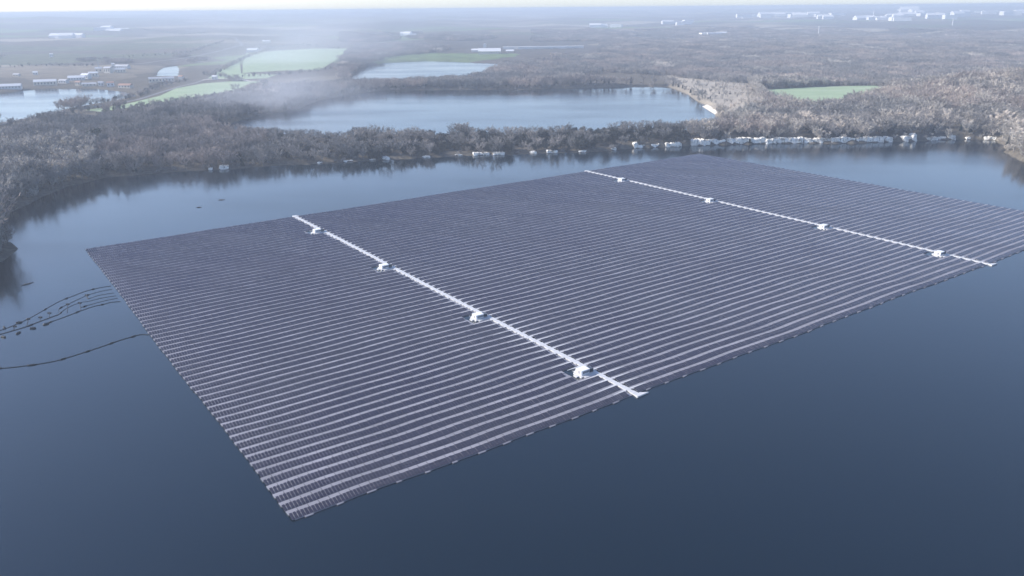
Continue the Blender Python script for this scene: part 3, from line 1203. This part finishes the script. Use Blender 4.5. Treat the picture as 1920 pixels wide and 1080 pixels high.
for k, (a, b) in enumerate([(245, 665), (140, 700), (28, 728), (345, 632), (30, 660), (142, 622)]):
    pa = bp(*px4([(a, b)])[0])
    mb = MB()
    mb.tube([(-1.3, 0, .1), (-1.0, 0, .15), (.9, .3, .2), (1.4, .3, .1)], [.1, .5, .5, .1], 8)
    mb.tube([(0, .1, .4), (0, .1, 1.1)], [.12, .05], 5)
    o = mb.build('buoy', M_BLACK)
    o.location = (*pa, 0)
    o.rotation_euler = (0, 0, k * 1.3)
    tag(o, 'small dark buoy floating beside the left cable bundle', 'buoy', 'small dark buoys beside the left cables')
cable(px4([(1112, 712), (1050, 711), (980, 730), (880, 760), (780, 795), (660, 835), (550, 870), (430, 905), (300, 930), (165, 948), (40, 961), (-120, 964)]), 'long curved mooring cable with floats, below the cable bundle', .14, 11, (2.8, .34), name='mooring_cable', group=None)

for px_, L, lab in (((51, 533), 7, 'crooked dark branch floating left of the array'), ((415, 375), 5, 'small dark driftwood log on the water behind the array'), ((373, 389), 3.5, 'tiny driftwood left of the larger log')):
    c = bp(*px_)
    mb = MB()
    mb.tube([(-L / 2, -.5, .05), (-L / 6, .2, .2), (L / 6, .1, .2), (L / 2, .9, .05)], [.12, .3, .3, .1], 6)
    mb.tube([(-L / 6, .2, .2), (-L / 8, .9, .5)], [.12, .04], 5)
    o = mb.build('driftwood', BARK)
    o.location = (*c, 0)
    o.rotation_euler = (0, 0, .9 if L == 7 else .1)
    tag(o, lab, 'driftwood')

# ------------------------------------------------------------------ buildings


def house(px, py, w, d, h, label, group, wall, roofm, rz=0., kind='gable', zz=5, name='house', cat='house', parts=True):
    cx, cy = bp(px, py, zz)
    for _ in range(14):
        if lake_sdf(np.array([[cx, cy]]))[0] > d * .6 + 5: break
        py -= 1.2
        cx, cy = bp(px, py, zz)
    for _ in range(6):
        z = hgt(cx, cy)
        cx, cy = bp(px, py, z)
    root = empty(name, (cx, cy, z), rz)
    tag(root, label, cat, group)
    mb = MB()
    mb.box(-w / 2, w / 2, -d / 2, d / 2, -2, h)
    wl = mb.build('wall', wall, root)
    rf = MB()
    if kind == 'gable':
        e, rh = .5, d * .28
        v = [(-w / 2 - e, -d / 2 - e, h), (w / 2 + e, -d / 2 - e, h), (w / 2 + e, d / 2 + e, h), (-w / 2 - e, d / 2 + e, h), (-w / 2 - e, 0, h + rh), (w / 2 + e, 0, h + rh)]
        for f in ((0, 1, 5, 4), (2, 3, 4, 5), (0, 4, 3), (1, 2, 5), (3, 2, 1, 0)): rf.quad([v[i] for i in f])
    else:
        rf.box(-w / 2 - .3, w / 2 + .3, -d / 2 - .3, d / 2 + .3, h, h + .6)
        rf.box(-w / 4, -w / 8, -d / 6, d / 8, h + .6, h + 1.6)
    rf.build('roof', roofm, root)
    if parts:
        n = max(2, int(w / 5))
        for i in range(n):
            wn = MB()
            x0 = -w / 2 + w * (i + .35) / n
            wn.box(x0, x0 + w * .3 / n, -d / 2 - .06, -d / 2 - .003, h * .35, h * .75)
            wn.build('window', M_WIN, root)
    return root


# long white greenhouse-like sheds and the cream warehouse
cxs = [(959, 38), (978, 16), (990, 22), (1013, 30), (1031, 14), (1047, 34), (1068, 18), (1083, 26)]
for px_, w in cxs:
    house(px_, 92 - (px_ - 959) * .015, w * 1.5, 22, 6.5, 'white shed in the long row behind the small lake', 'long row of white sheds behind the small lake', M_WALLW, M_ROOFW, kind='flat', name='shed', cat='shed', parts=False)
house(918, 101, 66, 30, 8, 'long cream warehouse left of the row of white sheds', None, M_WALLC, M_ROOFW, name='warehouse', cat='warehouse')
house(893, 97, 30, 16, 5, 'low pale annex left of the cream warehouse', None, M_WALLW, M_ROOFW, name='annex', cat='building', parts=False)
house(909, 89, 10, 10, 11, 'small white tower block above the cream warehouse', None, M_WALLW, M_ROOFW, kind='flat', name='tower_block', cat='building', parts=False)
house(956, 98, 24, 14, 4, 'small pale hut right of the cream warehouse', None, M_WALLC, M_ROOFW, name='hut', cat='hut', parts=False)

vil = [(162, 148, 16, 12, 8, 'white gabled house, largest in the left village', M_WALLW, M_ROOFW), (176, 144, 18, 10, 8, 'pale pink hall beside the white gabled house', M_WALLC, M_ROOFW),
       (144, 150, 30, 14, 5, 'long white shed left of the gabled house', M_WALLW, M_ROOFW), (120, 156, 16, 10, 5, 'grey roofed shed by the river at the left', M_WALLW, M_ROOFG),
       (86, 162, 38, 14, 7, 'long pale warehouse on the far river bank', M_WALLC, M_ROOFW), (14, 176, 46, 14, 5, 'long low white building at the left edge beside the river', M_WALLW, M_ROOFW),
       (148, 172, 10, 8, 6, 'small pink house on the near side of the river', M_WALLC, M_ROOFR), (190, 168, 9, 8, 6, 'small white house nearest the village trees', M_WALLW, M_ROOFG),
       (208, 166, 12, 9, 7, 'white house with clay roof near the village trees', M_WALLW, M_ROOFR), (236, 172, 24, 10, 5, 'low pink barn in front of the village', M_WALLC, M_ROOFR),
       (168, 178, 24, 9, 4, 'low sandy shed at the end of the river', M_WALLC, M_ROOFG), (186, 136, 14, 12, 9, 'grey works building beneath the mast', M_WALLC, M_ROOFG),
       (204, 137, 16, 12, 11, 'tall works building right of the mast', M_WALLC, M_ROOFG), (214, 134, 6, 6, 17, 'narrow silo block of the works', M_WALLW, M_ROOFW),
       (226, 136, 22, 12, 7, 'pale hall at the right end of the works', M_WALLC, M_ROOFG), (230, 128, 34, 14, 5, 'long shed behind the works', M_WALLW, M_ROOFG),
       (97, 107, 9, 8, 9, 'lone white house on the far left hillside', M_WALLW, M_ROOFW), (67, 140, 9, 8, 5, 'tiny white house between river and hillside', M_WALLW, M_ROOFW),
       (32, 143, 14, 8, 4, 'pale barn above the river at far left', M_WALLC, M_ROOFG), (292, 154, 24, 10, 7, 'long grey farm building in front of the pond', M_WALLC, M_ROOFG),
       (316, 153, 22, 10, 7, 'white fronted farm building below the pond', M_WALLW, M_ROOFG), (340, 149, 8, 8, 6, 'small white farmhouse right of the pond', M_WALLW, M_ROOFR),
       (403, 149, 9, 8, 6, 'small white house at the top of the long meadow', M_WALLW, M_ROOFW), (474, 97, 34, 20, 6, 'white barn at the corner of the far field', M_WALLW, M_ROOFW),
       (500, 80, 30, 14, 6, 'faint white barn behind the far field', M_WALLW, M_ROOFW)]
for k, (px_, py_, w, d, h_, lab, wl, rf) in enumerate(vil):
    house(px_, py_, w, d, h_, lab, None, wl, rf, rz=(.35 if k % 3 else -.2) if px_ < 400 else 0, kind='gable')


def mast(px, py, h, w, label, lattice=False, top=True):
    z = 8
    cx, cy = bp(px, py, z)
    for _ in range(6):
        z = hgt(cx, cy)
        cx, cy = bp(px, py, z)
    root = empty('tower' if not lattice else 'lattice_mast', (cx, cy, z))
    tag(root, label, 'tower' if not lattice else 'mast')
    mb = MB()
    if lattice:
        for sx in (-1, 1):
            for sy in (-1, 1): mb.tube([(sx * w, sy * w, -1), (sx * w * .3, sy * w * .3, h)], [.3, .15], 4)
        for i in range(8):
            a, b = i / 8, (i + 1) / 8
            wa, wb = w * (1 - .7 * a), w * (1 - .7 * b)
            for sg in (-1, 1): mb.tube([(-wa, sg * wa, a * h), (wb, sg * wb, b * h)], .12, 4)
        mb.build('lattice', M_ROOFG, root)
        return
    mb.tube([(0, 0, -2), (0, 0, h * .5), (0, 0, h)], [w * 1.0, w * .75, w * .6], 14)
    mb.build('shaft', M_WALLW, root)
    t = MB()
    if top:
        t.tube([(0, 0, h - .5), (0, 0, h + 1), (0, 0, h + 4), (0, 0, h + 5)], [w * .6, w * 1.25, w * 1.25, w * .4], 14)
        t.build('tank', M_WALLW, root)
    bs = MB()
    bs.box(-w * 2.2, w * 1.6, -w * 1.6, w * 1.6, -2, h * .18)
    bs.box(-w * 3.2, -w * 2.2, -w * 1.2, w * 1.2, -2, h * .1)
    bs.build('base_building', M_WALLW, root)


mast(1534, 68, 38, 2.6, 'tall white tower rising from the woods, left of the other tall one')
mast(1785, 52, 46, 3.2, 'tall white tower below the right part of the far town')
mast(1369, 62, 18, 3.0, 'short white tower beyond the woods at the left of the far town')
mast(1638, 30, 40, 8, 'squat white water tower on the skyline side of the town')
mast(187, 136, 28, 1.6, 'thin lattice mast above the works in the left village', lattice=True)

# far town on the plateau
town = []
TR = random.Random(9)
for (xa, xb, ya, yb, n) in ((1390, 1440, 31, 35, 5), (1450, 1520, 29, 33, 9), (1520, 1580, 31, 36, 6), (1612, 1665, 38, 39, 7), (1662, 1702, 32, 39, 10), (1700, 1742, 22, 34, 12),
                            (1752, 1800, 28, 36, 9), (1800, 1835, 27, 31, 4), (1853, 1868, 26, 29, 3), (1885, 1918, 28, 31, 5), (1243, 1300, 43, 48, 5), (1320, 1355, 66, 67, 3), (190, 235, 57, 62, 8), (95, 150, 71, 73, 4), (755, 775, 66, 70, 3), (1110, 1160, 50, 52, 3)):
    for i in range(n):
        px_ = xa + (xb - xa) * (i + TR.random()) / n
        py_ = TR.uniform(ya, yb)
        if 1700 < px_ < 1742: py_ = ya + (yb - ya) * ((px_ - 1700) / 42)
        town.append((px_, py_))
for k, (px_, py_) in enumerate(town):
    cx, cy = bp(px_, py_, 14)
    for _ in range(4): cx, cy = bp(px_, py_, hgt(cx, cy))
    dist_ = math.hypot(cx, cy)
    sc = dist_ / 5000
    right = px_ > 1380
    where = 'far town on the right plateau' if right else ('hamlet on the far left hills' if px_ < 300 else 'scattered far farms beyond the woods')
    o = house(px_, py_, TR.uniform(40, 90) * sc, TR.uniform(25, 45) * sc, TR.uniform(11, 20) * sc, 'distant white building in the ' + where, 'white buildings, ' + where, M_TOWN, M_TOWN, rz=TR.uniform(-.3, .3), kind=TR.choice(('gable', 'flat')), zz=14, name='building', cat='building', parts=False)

# ------------------------------------------------------------------ light, sky, air
SUN_EL = R(27)
sd_ = Vector((-.985, .10, 0)).normalized()
sdir = Vector((sd_.x * math.cos(SUN_EL), sd_.y * math.cos(SUN_EL), math.sin(SUN_EL)))
sun = bpy.data.lights.new('sun', 'SUN')
sun.energy = 4.0
sun.angle = R(.6)
sun.color = (1, .93, .84)
so = bpy.data.objects.new('sun', sun)
COL.objects.link(so)
so.rotation_euler = sdir.to_track_quat('Z', 'Y').to_euler()
so.location = (0, 0, 300)
W = bpy.data.worlds.new('World')
S.world = W
W.use_nodes = True
nt = W.node_tree
bg = nt.nodes['Background']
sky = nt.nodes.new('ShaderNodeTexSky')
sky.sky_type = 'NISHITA'
sky.sun_disc = False
sky.sun_elevation = SUN_EL
sky.sun_rotation = math.atan2(sd_.x, sd_.y)
sky.air_density = 1.0
sky.dust_density = 1.0
sky.ozone_density = 3
# thin pale winter veil low in the sky, added to the clear sky
tc_ = nt.nodes.new('ShaderNodeTexCoord')
sx_ = nt.nodes.new('ShaderNodeSeparateXYZ')
nt.links.new(tc_.outputs['Generated'], sx_.inputs[0])
def math_(op, a, b):
    n = nt.nodes.new('ShaderNodeMath')
    n.operation = op
    for k, v in enumerate((a, b)):
        if isinstance(v, (int, float)): n.inputs[k].default_value = v
        else: nt.links.new(v, n.inputs[k])
    return n.outputs[0]
up_ = math_('SUBTRACT', 1.0, math_('MAXIMUM', sx_.outputs[2], 0.0))
veil = math_('POWER', up_, 2.5)
tint = nt.nodes.new('ShaderNodeMix')
tint.data_type, tint.blend_type = 'RGBA', 'MULTIPLY'
tint.inputs[0].default_value = 1
nt.links.new(sky.outputs[0], tint.inputs[6])
tint.inputs[7].default_value = (.93, .95, 1.08, 1)
vm_ = nt.nodes.new('ShaderNodeVectorMath')
vm_.operation = 'SCALE'
vm_.inputs[0].default_value = (1.6, 1.8, 2.05)
nt.links.new(veil, vm_.inputs['Scale'])
ad_ = nt.nodes.new('ShaderNodeVectorMath')
ad_.operation = 'ADD'
nt.links.new(tint.outputs[2], ad_.inputs[0])
nt.links.new(vm_.outputs[0], ad_.inputs[1])
nt.links.new(ad_.outputs[0], bg.inputs[0])
bg.inputs[1].default_value = .10


def volume(name, mesh_mb, dens, col, label, aniso=.2, cat=None):
    m = bpy.data.materials.new(name)
    m.use_nodes = True
    t = m.node_tree
    t.nodes.remove(t.nodes['Principled BSDF'])
    v = t.nodes.new('ShaderNodeVolumePrincipled')
    v.inputs['Color'].default_value = (*col, 1)
    v.inputs['Density'].default_value = dens
    v.inputs['Anisotropy'].default_value = aniso
    t.links.new(v.outputs[0], t.nodes['Material Output'].inputs['Volume'])
    o = mesh_mb.build(name, m)
    return tag(o, label, cat, kind='stuff')


hz = MB()
HZ_TOP = max(float(HZ.max()) + 3, 138)

hz.box(-17200, 17200, -17200, 17200, -6, HZ_TOP)
volume('haze', hz, 2.1e-4, (.50, .58, .70), 'pale blue winter haze over the whole country', .1)

def ico(mb, c, r, n=3):
    import bmesh
    bm = bmesh.new()
    bmesh.ops.create_icosphere(bm, subdivisions=n, radius=1)
    k = len(mb.v)
    mb.v += [(c[0] + v.co.x * r[0], c[1] + v.co.y * r[1], c[2] + v.co.z * r[2]) for v in bm.verts]
    for f in bm.faces:
        mb.f.append(tuple(k + v.index for v in f.verts))
        mb.m.append(0)
    bm.free()


def mist(px_, py_, rx, ry, rz_, dn, lab):
    ms = MB()
    ico(ms, (0, 0, 0), (1, 1, 1))
    o = volume('mist', ms, dn, (.85, .9, 1.0), lab, .1)
    m = o.data.materials[0]
    t = m.node_tree
    v = t.nodes['Principled Volume']
    tc = t.nodes.new('ShaderNodeTexCoord')
    gr = t.nodes.new('ShaderNodeTexGradient')
    gr.gradient_type = 'SPHERICAL'
    nz = t.nodes.new('ShaderNodeTexNoise')
    nz.inputs['Scale'].default_value = 2.2
    nz.inputs['Detail'].default_value = 3
    t.links.new(tc.outputs['Object'], gr.inputs[0])
    t.links.new(tc.outputs['Object'], nz.inputs['Vector'])
    def mm(op, a, b):
        n = t.nodes.new('ShaderNodeMath')
        n.operation = op
        for k, q in enumerate((a, b)):
            if isinstance(q, (int, float)): n.inputs[k].default_value = q
            else: t.links.new(q, n.inputs[k])
        return n.outputs[0]
    f = mm('POWER', gr.outputs['Fac'], 1.6)
    g = mm('MAXIMUM', mm('MULTIPLY', mm('SUBTRACT', nz.outputs['Fac'], .3), 3.0), 0.0)
    t.links.new(mm('MULTIPLY', mm('MULTIPLY', f, g), dn), v.inputs['Density'])
    c = bp(px_, py_, 4)
    o.location = (c[0], c[1], rz_ * .3)
    o.scale = (rx, ry, rz_)


mist(520, 205, 190, 130, 70, .0085, 'low white mist over the left end of the second lake')
mist(560, 120, 420, 420, 130, .0025, 'tall pale drift of mist over the left fields')

S.view_settings.view_transform = 'Standard'
S.view_settings.look = 'None'
S.view_settings.exposure = 1.15
S.view_settings.gamma = 1
S.cycles.use_denoising = True
S.cycles.denoiser = 'OPENIMAGEDENOISE'
S.cycles.max_bounces = 6
S.cycles.volume_bounces = 1
S.cycles.sample_clamp_indirect = 4
S.render.film_transparent = False
